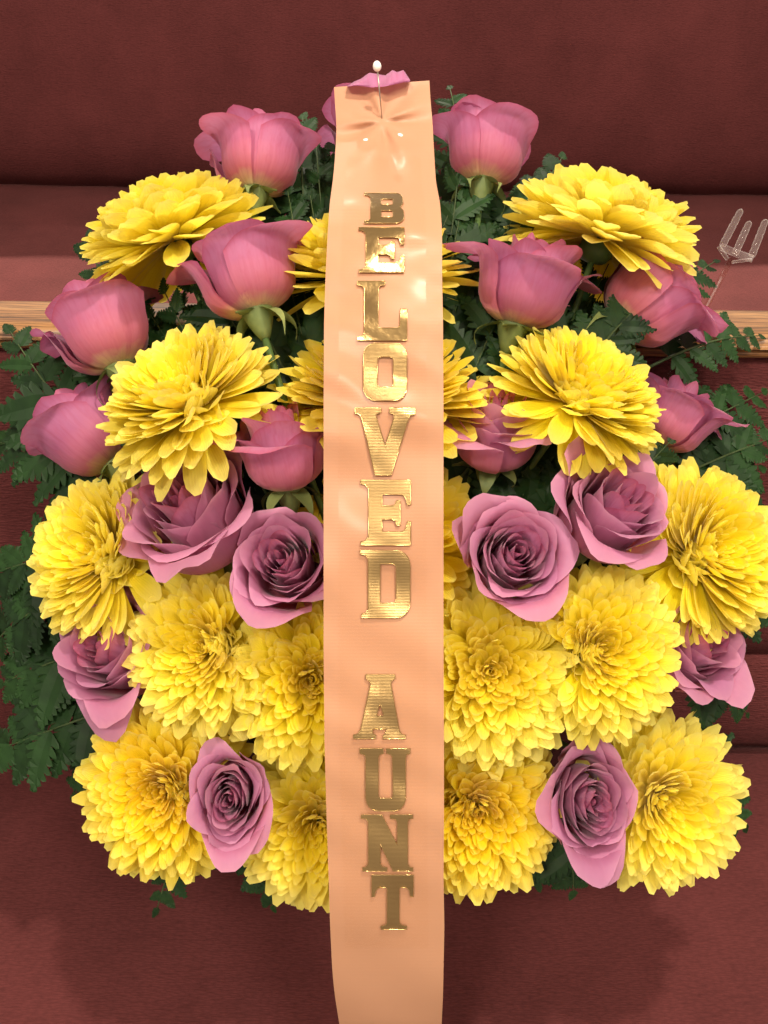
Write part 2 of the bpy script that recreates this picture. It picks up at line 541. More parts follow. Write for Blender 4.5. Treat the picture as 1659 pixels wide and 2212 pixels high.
# ------------------------------------------------------------------ roses
def rose_petal(rg, R, H, hw, lean, curl, phi, skew, amp, drop=0.24, tip=0.05, hb=None, nu=15, nv=15, vb=0.46, roll=0.0, lip=0.05):
    u = np.linspace(-1, 1, nu)
    v = np.linspace(0, 1, nv)
    U, Vv = np.meshgrid(u, v)
    hb = 0.55 * R if hb is None else hb
    A = np.abs(U)
    ph = rg.uniform(0, 6.28)
    Vt = Vv * (1 - drop * A ** 2.4 + 0.03 * np.sin(2.3 * U + ph)) + tip * Vv ** 4 * np.clip(1 - A * 1.6, 0, 1) ** 1.4
    psi = np.clip(Vt / vb, 0, 1) * np.pi / 2
    r = R * np.sin(psi) ** 0.9
    z = hb * (1 - np.cos(psi))
    w = np.clip((Vt - vb) / (1 - vb), 0, None)
    z = z + (H - hb) * w
    r = r + R * lean * w ** 1.35
    s = np.clip((Vt - 0.72) / 0.28, 0, 1.3)
    lp = np.clip((Vt - 0.87) / 0.13, 0, 1.2)
    r = r + lip * R * lp ** 1.6 * (0.6 + 0.5 * np.sin(2.7 * U + ph))
    z = z - lip * R * 0.5 * lp ** 2.5
    cu = curl * (0.5 + 0.7 * A ** 1.3 + 0.25 * np.sin(2.1 * U + ph * 1.7))
    r = r + cu * R * s ** 2
    z = z - cu * R * 0.62 * s ** 3 - np.maximum(lean, 0) * 0.25 * H * w ** 2
    e = np.clip((A - 0.72) / 0.28, 0, 1)
    r = r + R * (0.10 + roll) * e ** 2 * w ** 0.7
    fold = rg.uniform(-0.35, 0.35)
    r = r * (1 + skew * U) * (1 + 0.05 * np.exp(-((U - fold) / 0.16) ** 2) * np.clip(w, 0, 1))
    r = r + R * amp * w * np.sin(3.1 * U + ph) + R * amp * 0.5 * w ** 2 * np.sin(7.3 * U + 2 * ph)
    z = z + H * amp * 0.25 * w ** 2 * np.sin(5.7 * U + ph)
    ang = phi + U * hw * (1 - 0.10 * w)
    X, Y = r * np.cos(ang), r * np.sin(ang)
    edge = np.clip(np.maximum(Vv, A * (0.4 + 0.6 * Vv)), 0, 1)
    pig = np.stack([np.clip(Vt, 0, 1), edge, (U + 1) / 2, np.ones_like(U)], -1).reshape(-1, 4)
    return np.stack([X, Y, z], -1).reshape(-1, 3), grid_faces(nu, nv), pig


def make_rose(label, px, py, z, axis, width, opn, seed, spin=0.0, guards=(), height=None, stem=True, sep=True):
    rg = random.Random(seed)
    a = vdir(*axis)
    W = width * (1.08 - 0.10 * opn)
    R = W * (0.430 - 0.015 * opn)
    H = height or W * (0.80 - 0.02 * opn)
    W = width * 0.92
    P = at(px, py, z)
    org = P - a * (H * (0.50 + 0.22 * opn))
    mw = frame(org, a)
    t = thing('rose', label, 'rose', mw, 'roses in the arrangement')
    N = int(21 + 11 * opn)
    pm = M['rose_pink'] if axis[2] < 0.4 else M['rose']
    for k in range(N):
        s = k / (N - 1)
        rk = R * (0.085 + 0.915 * s ** (0.95 - 0.12 * opn)) * rg.uniform(0.97, 1.03)
        hw = (1.75 - 0.76 * s ** 0.6) * rg.uniform(0.90, 1.10)
        hk = H * (0.97 + 0.05 * math.sin(math.pi * min(1, s * 1.15)) - (0.05 + 0.14 * opn) * s ** 2.0) * (rg.uniform(0.965, 1.03) if s < 0.5 else rg.uniform(0.90, 1.06))
        lean = (-0.24 + 0.46 * s) * (1 - opn) + opn * (-0.06 + 0.20 * s ** 1.4)
        curl = (0.03 + (0.32 - 0.12 * opn) * s ** 1.3) * rg.uniform(0.5, 1.4)
        phi = spin + k * 2.39996 + rg.uniform(-0.15, 0.15) * (1 + 1.5 * s)
        if s > 0.62 and rg.random() < 0.45:
            curl *= 1.7
        hb = (0.82 - 0.2 * opn) * rk if s > 0.35 else 0.9 * rk
        V, F, pig = rose_petal(rg, rk, hk, hw, lean, curl, phi, rg.uniform(0.04, 0.10), 0.012 + 0.035 * s * (0.6 + 0.6 * opn), hb=hb,
                               drop=0.16 + 0.11 * s, tip=0.02 + 0.05 * s, lip=0.03 + (0.14 - 0.06 * opn) * s * rg.uniform(0.4, 1.3))
        new_obj('petal', mesh_np('petal', V, F, pig), M['rose_pink'] if s < 0.42 else pm, t)
    for (ga, gl, glean, ghw) in guards:
        V, F, pig = rose_petal(rg, R * 1.03, H * gl, ghw, glean, 0.22, R_(ga), 0.05, 0.05, hb=0.6 * R, drop=0.30, tip=0.12, roll=0.08, lip=0.12)
        new_obj('petal', mesh_np('petal', V, F, pig), pm, t)
    # calyx, sepals and stalk
    c = W / 0.062
    V, F = lathe_np([(0.0, 0.004 * c), (0.012 * c, 0.0035 * c), (0.0105 * c, -0.001 * c), (0.0085 * c, -0.007 * c), (0.006 * c, -0.013 * c), (0.0034 * c, -0.018 * c), (0.0, -0.019 * c)], 16)
    new_obj('calyx', mesh_np('calyx', V, F), M['calyx'], t)
    if sep:
        for k in range(5):
            ph = spin + 1.2566 * k + rg.uniform(-.2, .2)
            L = 0.030 * c * rg.uniform(0.8, 1.15)
            dr = rg.uniform(0.2, 1.2)
            pts, F2 = [], grid_faces(3, 9)
            for j in range(9):
                q = j / 8
                rr = 0.0095 * c + L * (0.42 * math.sin(q * 2.2) if dr > 0.5 else 0.55 * q)
                zz = -0.001 * c - L * dr * q ** 1.3 * (0.75 if dr > 0.5 else 0.3)
                ww = 0.0048 * c * (1 - q) ** 0.75 * (0.6 + 0.8 * math.sin(math.pi * min(1, q + 0.25))) + 0.0002
                for uu in (-1, 0, 1):
                    pts.append((rr * math.cos(ph) - uu * ww * math.sin(ph), rr * math.sin(ph) + uu * ww * math.cos(ph), zz + 0.0016 * c * abs(uu)))
            new_obj('sepal', mesh_np('sepal', np.array(pts), F2), M['calyx'], t)
    if stem:
        inv = mw.inverted()
        tgt = CEN + Vector((rg.uniform(-.03, .03), rg.uniform(-.02, .02), rg.uniform(-.02, .02)))
        new_obj('stem', stem_mesh((0, 0, -0.017 * c), (0, 0, 1), inv @ tgt), M['stem'], t)
    return t


ROSES = [
    # label, px, py, z, axis(right, up, towards), width, open, spin, guards
    ('half-hidden top rose behind the upper end of the peach ribbon, pin in front', 803, 284, 0.655, (-0.05, 1.0, -0.10), 0.066, 0.05, 0.3, ()),
    ('pink rose bud just left of the ribbon top, above the uppermost left yellow bloom', 556, 346, 0.63, (0.04, 1.0, -0.16), 0.0631, 0.0, 2.1, ((152, 0.72, 0.16, 0.9),)),
    ('pink rose bud right of the ribbon top with long bare green stem showing', 1045, 327, 0.63, (0.10, 1.0, -0.16), 0.0642, 0.0, 4.0, ()),
    ('salmon pink rose with flared lip, left of the letter E and above a large bloom', 532, 590, 0.572, (-0.30, 1.0, -0.10), 0.068, 0.10, 5.3, ((168, 0.90, 0.25, 1.0),)),
    ('mauve rose leaning left across the oak rail at far left', 224, 709, 0.61, (-0.42, 1.0, -0.02), 0.0720, 0.08, 1.0, ((160, 0.92, 0.22, 1.0),)),
    ('mauve rose bud at the far left edge, below the rose on the rail', 186, 940, 0.625, (-0.70, 0.72, -0.02), 0.0717, 0.04, 2.7, ()),
    ('pink rose right of the letter L with rolled tip pointing right', 1135, 605, 0.58, (0.26, 1.0, 0.14), 0.071, 0.22, 0.6, ((20, 0.95, 0.28, 0.9),)),
    ('large pink rose at right lying against the oak rail below the pick', 1407, 640, 0.605, (0.72, 0.62, 0.05), 0.0703, 0.15, 3.9, ((-12, 0.98, 0.28, 0.9), (25, 0.95, 0.25, 0.8))),
    ('small tight pink rose bud at the far right over the maroon backrest', 1453, 899, 0.635, (0.48, 0.82, 0.10), 0.0582, 0.0, 5.0, ((-20, 0.97, 0.32, 0.7),)),
    ('dusky rose tucked against the left edge of the ribbon beside the V', 607, 960, 0.555, (-0.12, 0.92, 0.30), 0.066, 0.30, 1.7, ()),
    ('dusky red-pink rose right of the V, partly under a yellow bloom', 1075, 915, 0.57, (0.10, 0.80, 0.58), 0.068, 0.45, 3.1, ()),
    ('big open mauve rose facing up-left beneath the largest left bloom', 405, 1100, 0.562, (-0.28, 0.55, 0.78), 0.0857, 0.60, 0.2, ((60, 1.0, 0.22, 1.0), (-75, 0.92, 0.25, 1.0))),
    ('open mauve rose touching the left ribbon edge beside the D', 612, 1210, 0.540, (-0.08, 0.28, 0.95), 0.0683, 0.80, 2.2, ((-115, 0.95, 0.30, 1.0),)),
    ('open mauve rose facing the viewer, right of the ribbon beside the D', 1115, 1197, 0.535, (0.06, 0.22, 0.97), 0.0668, 0.85, 4.4, ((-70, 0.95, 0.30, 1.0), (120, 0.95, 0.25, 1.0))),
    ('wide open mauve rose at right overlapping the far right yellow bloom', 1330, 1097, 0.550, (0.26, 0.48, 0.83), 0.0758, 0.62, 5.6, ((135, 1.02, 0.20, 0.9),)),
    ('mauve rose low at the far left beside the fern fronds', 237, 1403, 0.590, (-0.30, 0.32, 0.88), 0.0755, 0.55, 1.4, ((-70, 0.88, 0.15, 1.1),)),
    ('pink rose low at the far right beneath the far right bloom', 1497, 1393, 0.600, (0.40, 0.35, 0.80), 0.0716, 0.50, 3.4, ((-40, 0.86, 0.12, 1.1),)),
    ('narrow mauve rose near the bottom left, facing the viewer between yellow blooms', 497, 1725, 0.552, (0.02, 0.16, 0.98), 0.0548, 0.78, 0.9, ((-80, 0.98, 0.26, 1.05),)),
    ('mauve rose with a tight swirl at bottom right between yellow blooms', 1278, 1730, 0.562, (0.10, 0.16, 0.98), 0.0630, 0.80, 2.9, ((-105, 0.98, 0.28, 1.05), (170, 0.92, 0.15, 1.05))),
]
for i, (lab, px, py, z, ax, W, op, sp, gd) in enumerate(ROSES):
    ro = make_rose(lab, px, py, z, ax, W, op, 100 + i, sp, gd)
    if i >= 17:                       # the two lowest roses are taller than wide
        ro.scale = (0.92, 1.20, 1.0)


# ------------------------------------------------------------------ chrysanthemums
def lerp_tab(t, tab):
    for (t0, v0), (t1, v1) in zip(tab, tab[1:]):
        if t <= t1:
            return v0 + (v1 - v0) * (t - t0) / (t1 - t0)
    return tab[-1][1]


S9 = np.linspace(0, 1, 10)
U5 = np.linspace(-1, 1, 5)


def mum_petal(rg, phi, rho0, h0, al0, kap, L, Wd, cup, twist, tshade, nu=5, nv=10, hook=0.0):
    s = np.linspace(0, 1, nv)
    u = np.linspace(-1, 1, nu)
    al = al0 + kap * s + hook * np.clip(s - 0.7, 0, 1) ** 2 / 0.09
    ds = L / (nv - 1)
    mid = (al[:-1] + al[1:]) / 2
    rho = rho0 + np.concatenate([[0], np.cumsum(np.sin(mid) * ds)])
    h = h0 + np.concatenate([[0], np.cumsum(np.cos(mid) * ds)])
    nr, nh = -np.cos(al), np.sin(al)           # normal on the inner (upper) side
    x = np.clip(s / 0.66, 0, 1)
    wd = Wd * (0.34 + 0.66 * x * x * (3 - 2 * x))
    tt = np.clip((s - 0.66) / 0.34, 0, 1)
    wd = wd * np.sqrt(np.clip(1 - (tt * 0.97) ** 2.8, 0, 1))
    sb = rg.uniform(-0.16, 0.16) * L
    Pp = np.zeros((nv, nu, 3))
    tw = twist * s
    for j, uu in enumerate(u):
        off = cup * wd * uu * uu - 0.06 * wd * math.cos(uu * math.pi * 1.5) * (1 - abs(uu)) + 0.0002
        lat = uu * wd * np.cos(tw) + sb * s ** 2
        off = off + uu * wd * np.sin(tw)
        R_r = rho + nr * off
        Hh = h + nh * off
        Pp[:, j, 0] = R_r * math.cos(phi) - lat * math.sin(phi)
        Pp[:, j, 1] = R_r * math.sin(phi) + lat * math.cos(phi)
        Pp[:, j, 2] = Hh
    pig = np.ones((nv, nu, 4))
    pig[:, :, 0] = np.clip(s[:, None] * (0.35 + 0.65 * tshade) + 0.12 * tshade, 0, 1)
    pig[:, :, 1] = np.maximum(s[:, None], np.abs(u)[None, :] * 0.9)
    pig[:, :, 2] = (u[None, :] + 1) / 2
    return Pp.reshape(-1, 3), grid_faces(nu, nv), pig.reshape(-1, 4)


def make_mum(label, px, py, z, axis, diam, seed, notch=None, droop=0.0, tight=0.0, n_ray=160, dome=0.4):
    rg = random.Random(seed)
    a = vdir(*axis)
    c = diam / 2 / 0.048                 # 1 = a bloom with petals 48 mm long
    P = at(px, py, z)
    org = P - a * (0.010 * c)
    mw = frame(org, a)
    t = thing('chrysanthemum', label, 'chrysanthemum', mw, 'yellow chrysanthemums in the arrangement')
    n_in = 84
    mm = M['mum'][(0, 2, 0, 1, 2)[seed % 5]] if 'deep' not in label else M['mum'][1]
    flat = 0.70 if dome > 0.9 else 0.9
    wide = 1.40 if dome > 0.9 else (1.22 if dome > 0.6 else 0.97)
    N = n_in + n_ray
    cv, cf, cp = [], [], []
    for k in range(N):
        q = (k + 0.5) / N
        phi = k * 2.39996 + rg.uniform(-0.12, 0.12)
        al0 = R_(lerp_tab(q, [(0, 4 + 6 * dome), (0.1, 20 + 8 * dome), (0.3, 42), (0.6, 66), (0.85, 86), (1.0, 100 + droop * 18)])) + rg.uniform(-0.10, 0.10) + (rg.uniform(-0.1, 0.35) if q < 0.2 else 0)
        kd = 0.62 - 0.35 * dome
        kap = R_(lerp_tab(q, [(0, -30 * kd), (0.15, -48 * kd), (0.4, -34 * kd - 4), (0.75, -18), (1.0, -2 + 16 * droop)])) + rg.uniform(-0.22, 0.22) - 0.25 * tight
        L = c * lerp_tab(q, [(0, 0.008 + 0.004 * dome), (0.12, 0.014 + 0.007 * dome), (0.3, 0.025 + 0.013 * dome), (0.55, 0.036 + 0.007 * dome), (0.8, 0.044), (1, 0.047)]) * rg.uniform(0.90, 1.09)
        Wd = c * lerp_tab(q, [(0, 0.0011), (0.12, 0.0019), (0.3, 0.0035), (0.6, 0.0048), (1, 0.0058)]) * rg.uniform(0.85, 1.15) * (wide if q > 0.15 else 1.0)
        rho0 = c * lerp_tab(q, [(0, 0.0006), (0.2, 0.0045), (1, 0.009)])
        h0 = c * lerp_tab(q, [(0, 0.004), (0.3, 0.002), (1, -0.006)])
        cup = rg.uniform(0.08, 0.42)
        tw = rg.uniform(-0.25, 0.25)
        hook = rg.uniform(-0.35, 0.2)
        if notch is not None and q > 0.22:
            d = (phi - R_(notch[0]) + math.pi) % (2 * math.pi) - math.pi
            if abs(d) < R_(notch[1]):
                if q > 0.80 and rg.random() < 0.55:
                    al0 += 0.25
                else:
                    L *= rg.uniform(0.35, 0.55)
                    kap -= rg.uniform(0.4, 1.4)
                    tw = rg.uniform(-1.1, 1.1)
        if rg.random() < 0.06:
            tw += rg.uniform(-0.8, 0.8)
            al0 -= rg.uniform(0, 0.25)
        V, F, pig = mum_petal(rg, phi, rho0, h0, al0, kap, L, Wd, cup, tw, min(1, 0.15 + q * 1.15), hook=hook)
        V[:, 2] *= flat
        if k < n_in:
            b = len(cv)
            cv += V.tolist()
            cf += [tuple(i + b for i in f) for f in F]
            cp += pig.tolist()
        else:
            new_obj('petal', mesh_np('petal', V, F, pig), mm, t)
    fl = new_obj('centre_florets', mesh_np('centre_florets', cv, cf, np.array(cp)), mm, t)
    fl['kind'] = 'stuff'
    V, F = lathe_np([(0.0, 0.003 * c), (0.008 * c, -0.004 * c), (0.0095 * c, -0.009 * c), (0.007 * c, -0.013 * c), (0.0, -0.015 * c)], 14)
    new_obj('calyx', mesh_np('calyx', V, F), M['stem'], t)
    inv = mw.inverted()
    tgt = CEN + Vector((rg.uniform(-.03, .03), rg.uniform(-.02, .02), rg.uniform(-.02, .02)))
    new_obj('stem', stem_mesh((0, 0, -0.012 * c), (0, 0, 1), inv @ tgt, 0.0024, 0.0024), M['stem'], t)
    return t


MUMS = [
    ('yellow chrysanthemum seen from the side, uppermost on the left', 362, 478, 0.618, (-0.36, 0.92, 0.10), 0.124, None, 1.2, 0.0),
    ('yellow chrysanthemum seen from the side, uppermost on the right beside the clear pick', 1310, 470, 0.605, (0.30, 0.93, 0.08), 0.126, None, 1.2, 0.0),
    ('yellow chrysanthemum behind the ribbon at the first letter E', 796, 541, 0.610, (0.0, 0.92, 0.25), 0.1392, None, 0.9, 0.0),
    ('yellow chrysanthemum behind the ribbon at the letter O', 828, 808, 0.575, (0.0, 0.80, 0.45), 0.1366, None, 0.3, 0.0),
    ('largest yellow chrysanthemum on the left, with a gap of curled petals lower right', 387, 837, 0.548, (-0.36, 0.66, 0.62), 0.1100, (-42, 30), 0.5, 0.0),
    ('yellow chrysanthemum right of the letter V with long petals hanging down', 1267, 828, 0.560, (0.36, 0.70, 0.56), 0.1058, (-125, 32), 0.6, 0.0),
    ('pale yellow chrysanthemum at the far left, partly under a big mauve rose', 205, 1190, 0.585, (-0.48, 0.28, 0.80), 0.112, (-40, 34), 0.4, 0.0),
    ('yellow chrysanthemum cut by the right edge of the photo', 1540, 1185, 0.590, (0.40, 0.26, 0.85), 0.118, (-150, 30), 0.3, 0.0),
    ('yellow chrysanthemum mostly hidden behind the ribbon at the second letter E', 856, 1160, 0.575, (0.0, 0.35, 0.93), 0.1232, None, 0.2, 0.0),
    ('yellow chrysanthemum left of the lower ribbon, right of the low left rose', 437, 1397, 0.565, (-0.22, 0.20, 0.93), 0.110, (10, 34), 0.4, 0.0),
    ('yellow chrysanthemum touching the left ribbon edge beside the A', 672, 1470, 0.560, (0.08, 0.10, 0.99), 0.108, None, 0.2, 0.1),
    ('open yellow chrysanthemum facing the viewer, right of the ribbon beside the A', 1057, 1450, 0.555, (-0.06, 0.12, 0.99), 0.1164, None, 0.2, 0.0),
    ('yellow chrysanthemum at centre right between the swirl rose and low right rose', 1300, 1405, 0.550, (0.12, 0.18, 0.96), 0.1048, (-165, 30), 0.3, 0.1),
    ('yellow chrysanthemum at the bottom left corner of the arrangement', 348, 1713, 0.575, (-0.10, 0.08, 0.98), 0.112, (5, 26), 0.4, 0.0),
    ('yellow chrysanthemum at the bottom, touching the left ribbon edge beside the N', 690, 1785, 0.582, (0.04, 0.02, 1.0), 0.108, None, 0.4, 0.0),
    ('deep yellow chrysanthemum at the bottom, touching the right ribbon edge beside the U', 1030, 1755, 0.572, (-0.02, 0.06, 1.0), 0.108, (150, 26), 0.4, 0.1),
    ('yellow chrysanthemum at the bottom right corner of the arrangement', 1440, 1735, 0.588, (0.14, 0.06, 0.98), 0.114, None, 0.4, 0.0),
]
for i, (lab, px, py, z, ax, D, no, dr, ti) in enumerate(MUMS):
    make_mum(lab, px, py, z, ax, D * 1.06, 300 + i, no, dr, ti, 230 if 'behind the ribbon' in lab else 298, 0.95 if ax[2] < 0.5 else (0.7 if ax[2] < 0.88 else 0.45))


# ------------------------------------------------------------------ fern fronds
def pinna_mesh(seed):
    rg = random.Random(seed)
    n = 7 + seed % 3
    V, F = [], []
    mids, notch, tips = [], {1: [], -1: []}, {1: [], -1: []}
    bend = rg.uniform(-0.14, 0.14)
    wv = rg.uniform(0.20, 0.30)

    def mid(s):
        return (s, bend * s * s, -0.10 * s * s)

    def hw(s):
        return wv * (1 - s) ** 0.62 * (0.62 + 0.38 * math.sin(min(1, s * 3.0) * math.pi / 2)) + 0.004
    for i in range(n + 1):
        s = (i / n) ** 0.92
        x, y, z = mid(s)
        mids.append(len(V))
        V.append((x, y, z - 0.012))
    for sd in (1, -1):
        for i in range(n + 1):
            s = (i / n) ** 0.92
            x, y, z = mid(s)
            k = 0.36 + 0.40 * s
            notch[sd].append(len(V))
            V.append((x + hw(s) * k * 0.45, y + sd * hw(s) * k, z + 0.010))
        for i in range(n):
            s = ((i + 0.55) / n) ** 0.92
            x, y, z = mid(s)
            w_ = hw(s) * rg.uniform(0.9, 1.12)
            # two teeth on each lobe
            tips[sd].append((len(V), len(V) + 1, len(V) + 2))
            V.append((x + w_ * 0.30 - 0.012, y + sd * w_ * 0.86, z + rg.uniform(-0.02, 0.015)))
            V.append((x + w_ * 0.62, y + sd * w_ * 1.04, z + rg.uniform(-0.035, 0.0)))
            V.append((x + w_ * 0.66 + 0.022, y + sd * w_ * 0.80, z + rg.uniform(-0.02, 0.015)))
        for i in range(n):
            q = [mids[i], notch[sd][i], *tips[sd][i], notch[sd][i + 1], mids[i + 1]]
            F.append(tuple(q if sd == -1 else q[::-1]))
    me = mesh_np('leaflet', np.array(V), F, smooth=False)
    me.materials.append(M['fern'])
    return me


PINNA = [pinna_mesh(700 + i) for i in range(14)]


def make_frond(label, p0, p1, n_pairs, lmax, seed, face=None, arch=0.10, group='fern fronds around the flowers', start=0.18, ang0=62, ang1=38):
    rg = random.Random(seed)
    d = p1 - p0
    L = d.length
    face = (face or (p0 - CEN).normalized() * 0.4 + BACK * 0.8 + Vector((0, 0, 0.3))).normalized()
    side = d.cross(face).normalized()
    nrm = side.cross(d).normalized()
    t = thing('fern_frond', label, 'fern', Matrix.Translation(p0), group)

    def pt(s):
        return d * s + nrm * (arch * L * math.sin(math.pi * s)) + side * (0.03 * L * math.sin(3 * s + seed))
    V, F = tube_np([pt(k / 12) for k in range(13)], [0.0013 - 0.0009 * k / 12 for k in range(13)], 6)
    new_obj('stalk', mesh_np('stalk', V, F), M['rachis'], t)
    items = []
    for k in range(n_pairs):
        s = start + (0.96 - start) * k / (n_pairs - 0.3)
        for sd in (1, -1):
            items.append((s + (0.018 if sd > 0 else 0), sd))
    items.append((0.985, 0))
    for s, sd in items:
        p = pt(s)
        tan = (pt(min(1, s + 0.02)) - pt(s - 0.02)).normalized()
        q = (s - start) / (1 - start)
        sz = lmax * ((1 - q) ** 0.75 * 0.80 + 0.20) * rg.uniform(0.72, 1.15)
        ang = R_(ang0 + (ang1 - ang0) * q + rg.uniform(-6, 6)) * sd
        nn = (nrm + side * rg.uniform(-0.25, 0.25) + tan * rg.uniform(-0.2, 0.2)).normalized()
        x = (tan * math.cos(ang) + side * math.sin(ang) - nn * rg.uniform(0.0, 0.25))
        x.normalize()
        zz = (nn - x * nn.dot(x)).normalized()
        y = zz.cross(x)
        m = Matrix((x, y, zz)).transposed()
        m = (m @ Matrix.Diagonal((sz, sz * 1.5, sz))).to_4x4()
        m.translation = p
        new_obj('leaflet', PINNA[rg.randrange(14)], None, t, m)
    return t


FERNS = [
    # label, base(px,py,z), tip(px,py,z), pairs, longest leaflet
    ('fern frond standing left of the side-seen bloom, leaflets over the pink seat', (330, 900, .64), (205, 505, .660), 9, .034),
    ('fern frond reaching to the left edge just below the oak rail', (260, 1010, .64), (25, 715, .650), 9, .040),
    ('fern frond at the left edge beside the left edge rose bud', (260, 1010, .63), (-15, 960, .655), 9, .036),
    ('dense fern frond at the left edge beside the pale yellow bloom', (260, 1180, .63), (-30, 1255, .650), 10, .040),
    ('fern frond pointing down-left past the pale yellow bloom', (260, 1230, .63), (-20, 1400, .645), 10, .040),
    ('fern frond at left behind the low left rose', (290, 1400, .63), (5, 1470, .645), 9, .042),
    ('fern frond hanging over the seat crease at lower left', (330, 1520, .63), (-15, 1610, .640), 9, .048),
    ('fern frond drooping to the seat beside the bottom left bloom', (350, 1540, .63), (165, 1715, .635), 8, .044),
    ('fern frond laid along the oak rail at right', (1400, 800, .63), (1640, 722, .655), 9, .028),
    ('fern frond over the maroon backrest above the far right bloom', (1450, 1050, .64), (1672, 935, .660), 9, .032),
    ('fern frond at right edge between the small bud and far right bloom', (1440, 1080, .64), (1640, 1010, .655), 8, .032),
    ('fern frond behind the small right bud, tip against the backrest', (1400, 960, .65), (1650, 850, .67), 8, .032),
    ('fern frond at the right edge under the far right bloom', (1500, 1330, .64), (1690, 1290, .65), 8, .034),
    ('fern tip peeping out under the low right rose', (1480, 1450, .63), (1612, 1545, .635), 7, .026),
    ('fern frond between the ribbon top and the upper left bud', (690, 640, .65), (652, 255, .680), 10, .036),
    ('fern frond behind the upper left bud reaching right', (600, 560, .66), (735, 300, .68), 9, .036),
    ('fern blade rising beside the ribbon top at right', (1000, 560, .66), (962, 190, .685), 9, .030),
    ('fern frond below the upper right bud spreading right', (1010, 640, .64), (1215, 340, .675), 10, .036),
    ('fern frond behind the upper right bud and ribbon', (960, 620, .65), (1040, 400, .66), 9, .036),
    ('fern frond leaning over the large right rose, dark serrated tip', (1230, 830, .60), (1390, 660, .585), 8, .030),
    ('fern tip at right edge behind the large right rose and pick', (1380, 720, .65), (1545, 565, .665), 8, .028),
    ('fern tip below the bottom left bloom', (420, 1700, .62), (345, 1965, .605), 7, .026),
    ('fern tip below the bottom bloom left of the ribbon', (560, 1750, .61), (595, 1955, .605), 8, .028),
    ('fern tips under the bottom bloom right of the ribbon', (1120, 1700, .61), (1160, 1900, .60), 8, .034),
    ('fern tip pointing down under the bottom right rose', (1230, 1720, .61), (1235, 1925, .60), 8, .032),
    ('fern sprig at the seat right of the bottom right bloom', (1450, 1620, .63), (1605, 1790, .63), 7, .030),
]
FACE_UP = Vector((0, -0.55, 0.8))
for i, (lab, a, b, n, lm) in enumerate(FERNS):
    make_frond(lab, at(*a), at(*b), max(5, n - 3), lm * 1.5, 800 + i, face=BACK * 0.85 + Vector((0, 0, 0.45)))
# dark fern foliage filling the gaps between the flower heads
rg = random.Random(77)
GAPS = [(430, 560), (640, 480), (390, 640), (690, 640), (620, 700), (450, 700), (1000, 640), (1060, 500), (1270, 640), (1010, 760), (1240, 760), (1350, 800),
        (300, 880), (700, 950), (510, 880), (480, 960), (620, 1060), (560, 1080), (1030, 1020), (1150, 1040), (1010, 960), (1180, 960), (1340, 950), (1430, 960),
        (330, 1270), (500, 1260), (420, 1260), (1190, 1240), (1400, 1260), (1000, 1080), (560, 1380), (560, 1560), (1190, 1560), (1160, 1640), (1440, 1320), (280, 1540),
        (600, 430), (690, 330), (680, 420), (700, 530), (1000, 400), (1130, 440), (1000, 330), (960, 480), (350, 620), (690, 600), (980, 560), (1290, 560), (1250, 690), (1010, 700), (620, 660), (340, 660),
        (470, 470), (1090, 440), (1180, 420), (960, 690), (560, 480), (390, 560), (1000, 470), (1280, 620)]
SHORT = ['topmost rose', 'upper left bud', 'upper right bud', 'salmon rose by the first E', 'rose on the left rail', 'left edge bud', 'rose by the L', 'rose on the right rail', 'small right bud',
         'dusky rose left of the V', 'dusky rose right of the V', 'big left mauve rose', 'rose left of the D', 'rose right of the D', 'big right mauve rose', 'low left rose', 'low right rose', 'bottom left rose', 'bottom right rose',
         'top left bloom', 'top right bloom', 'bloom behind the first E', 'bloom behind the O', 'largest left bloom', 'bloom right of the V', 'far left bloom', 'far right bloom', 'bloom behind the second E',
         'bloom by the low left rose', 'bloom left of the A', 'bloom right of the A', 'centre right bloom', 'bottom left bloom', 'bloom left of the N', 'bloom right of the U', 'bottom right bloom']
HEADS = [(f[1], f[2]) for f in ROSES + MUMS]
used = set()


def gap_label(gx, gy):
    near = sorted(range(len(HEADS)), key=lambda k: math.hypot(HEADS[k][0] - gx, HEADS[k][1] - gy))[:9]
    for a, b in sorted(((a, b) for a in range(8) for b in range(a + 1, 9)), key=lambda p: p[0] + p[1]):
        if True:
            key = frozenset((near[a], near[b]))
            if key not in used:
                used.add(key)
                return 'dark fern between %s and %s' % (SHORT[near[a]], SHORT[near[b]])


for i, (gx, gy) in enumerate(GAPS):
    tip = at(gx + rg.uniform(-25, 25), gy + rg.uniform(-25, 25), 0.615 + rg.uniform(-0.012, 0.02) + 0.00003 * max(0, 900 - gy))
    base = CEN.lerp(tip, 0.25) + Vector((rg.uniform(-.02, .02), rg.uniform(-.02, .02), rg.uniform(-.02, .02)))
    make_frond(gap_label(gx, gy), base, tip, 6, 0.062, 900 + i, face=BACK + vdir(rg.uniform(-1, 1), rg.uniform(-1, 1), 0.5) * 0.6,
               group='fern filling between the flower heads', start=0.35)

# ------------------------------------------------------------------ ribbon
EDGE = [(165, 721, 927, .612), (187, 722, 928, .610), (230, 724, 931, .604), (270, 727, 935, .598), (300, 726, 936, .593), (350, 723, 939, .572), (400, 718, 942, .548), (430, 713, 950, .530),
        (500, 708, 955, .508), (600, 703, 955, .499), (700, 700, 957, .491), (850, 699, 958, .487), (1000, 699, 958, .485), (1200, 699, 958, .485), (1400, 699, 958, .485), (1600, 701, 959, .488),
        (1750, 705, 959, .494), (1900, 710, 958, .504), (2000, 713, 960, .513), (2100, 718, 958, .527), (2150, 723, 957, .536), (2212, 733, 954, .551), (2330, 752, 946, .590), (2480, 775, 935, .650)]
EY = np.array([e[0] for e in EDGE], float)
EL = np.array([e[1] for e in EDGE], float)
ER = np.array([e[2] for e in EDGE], float)
EZ = np.array([e[3] for e in EDGE], float)


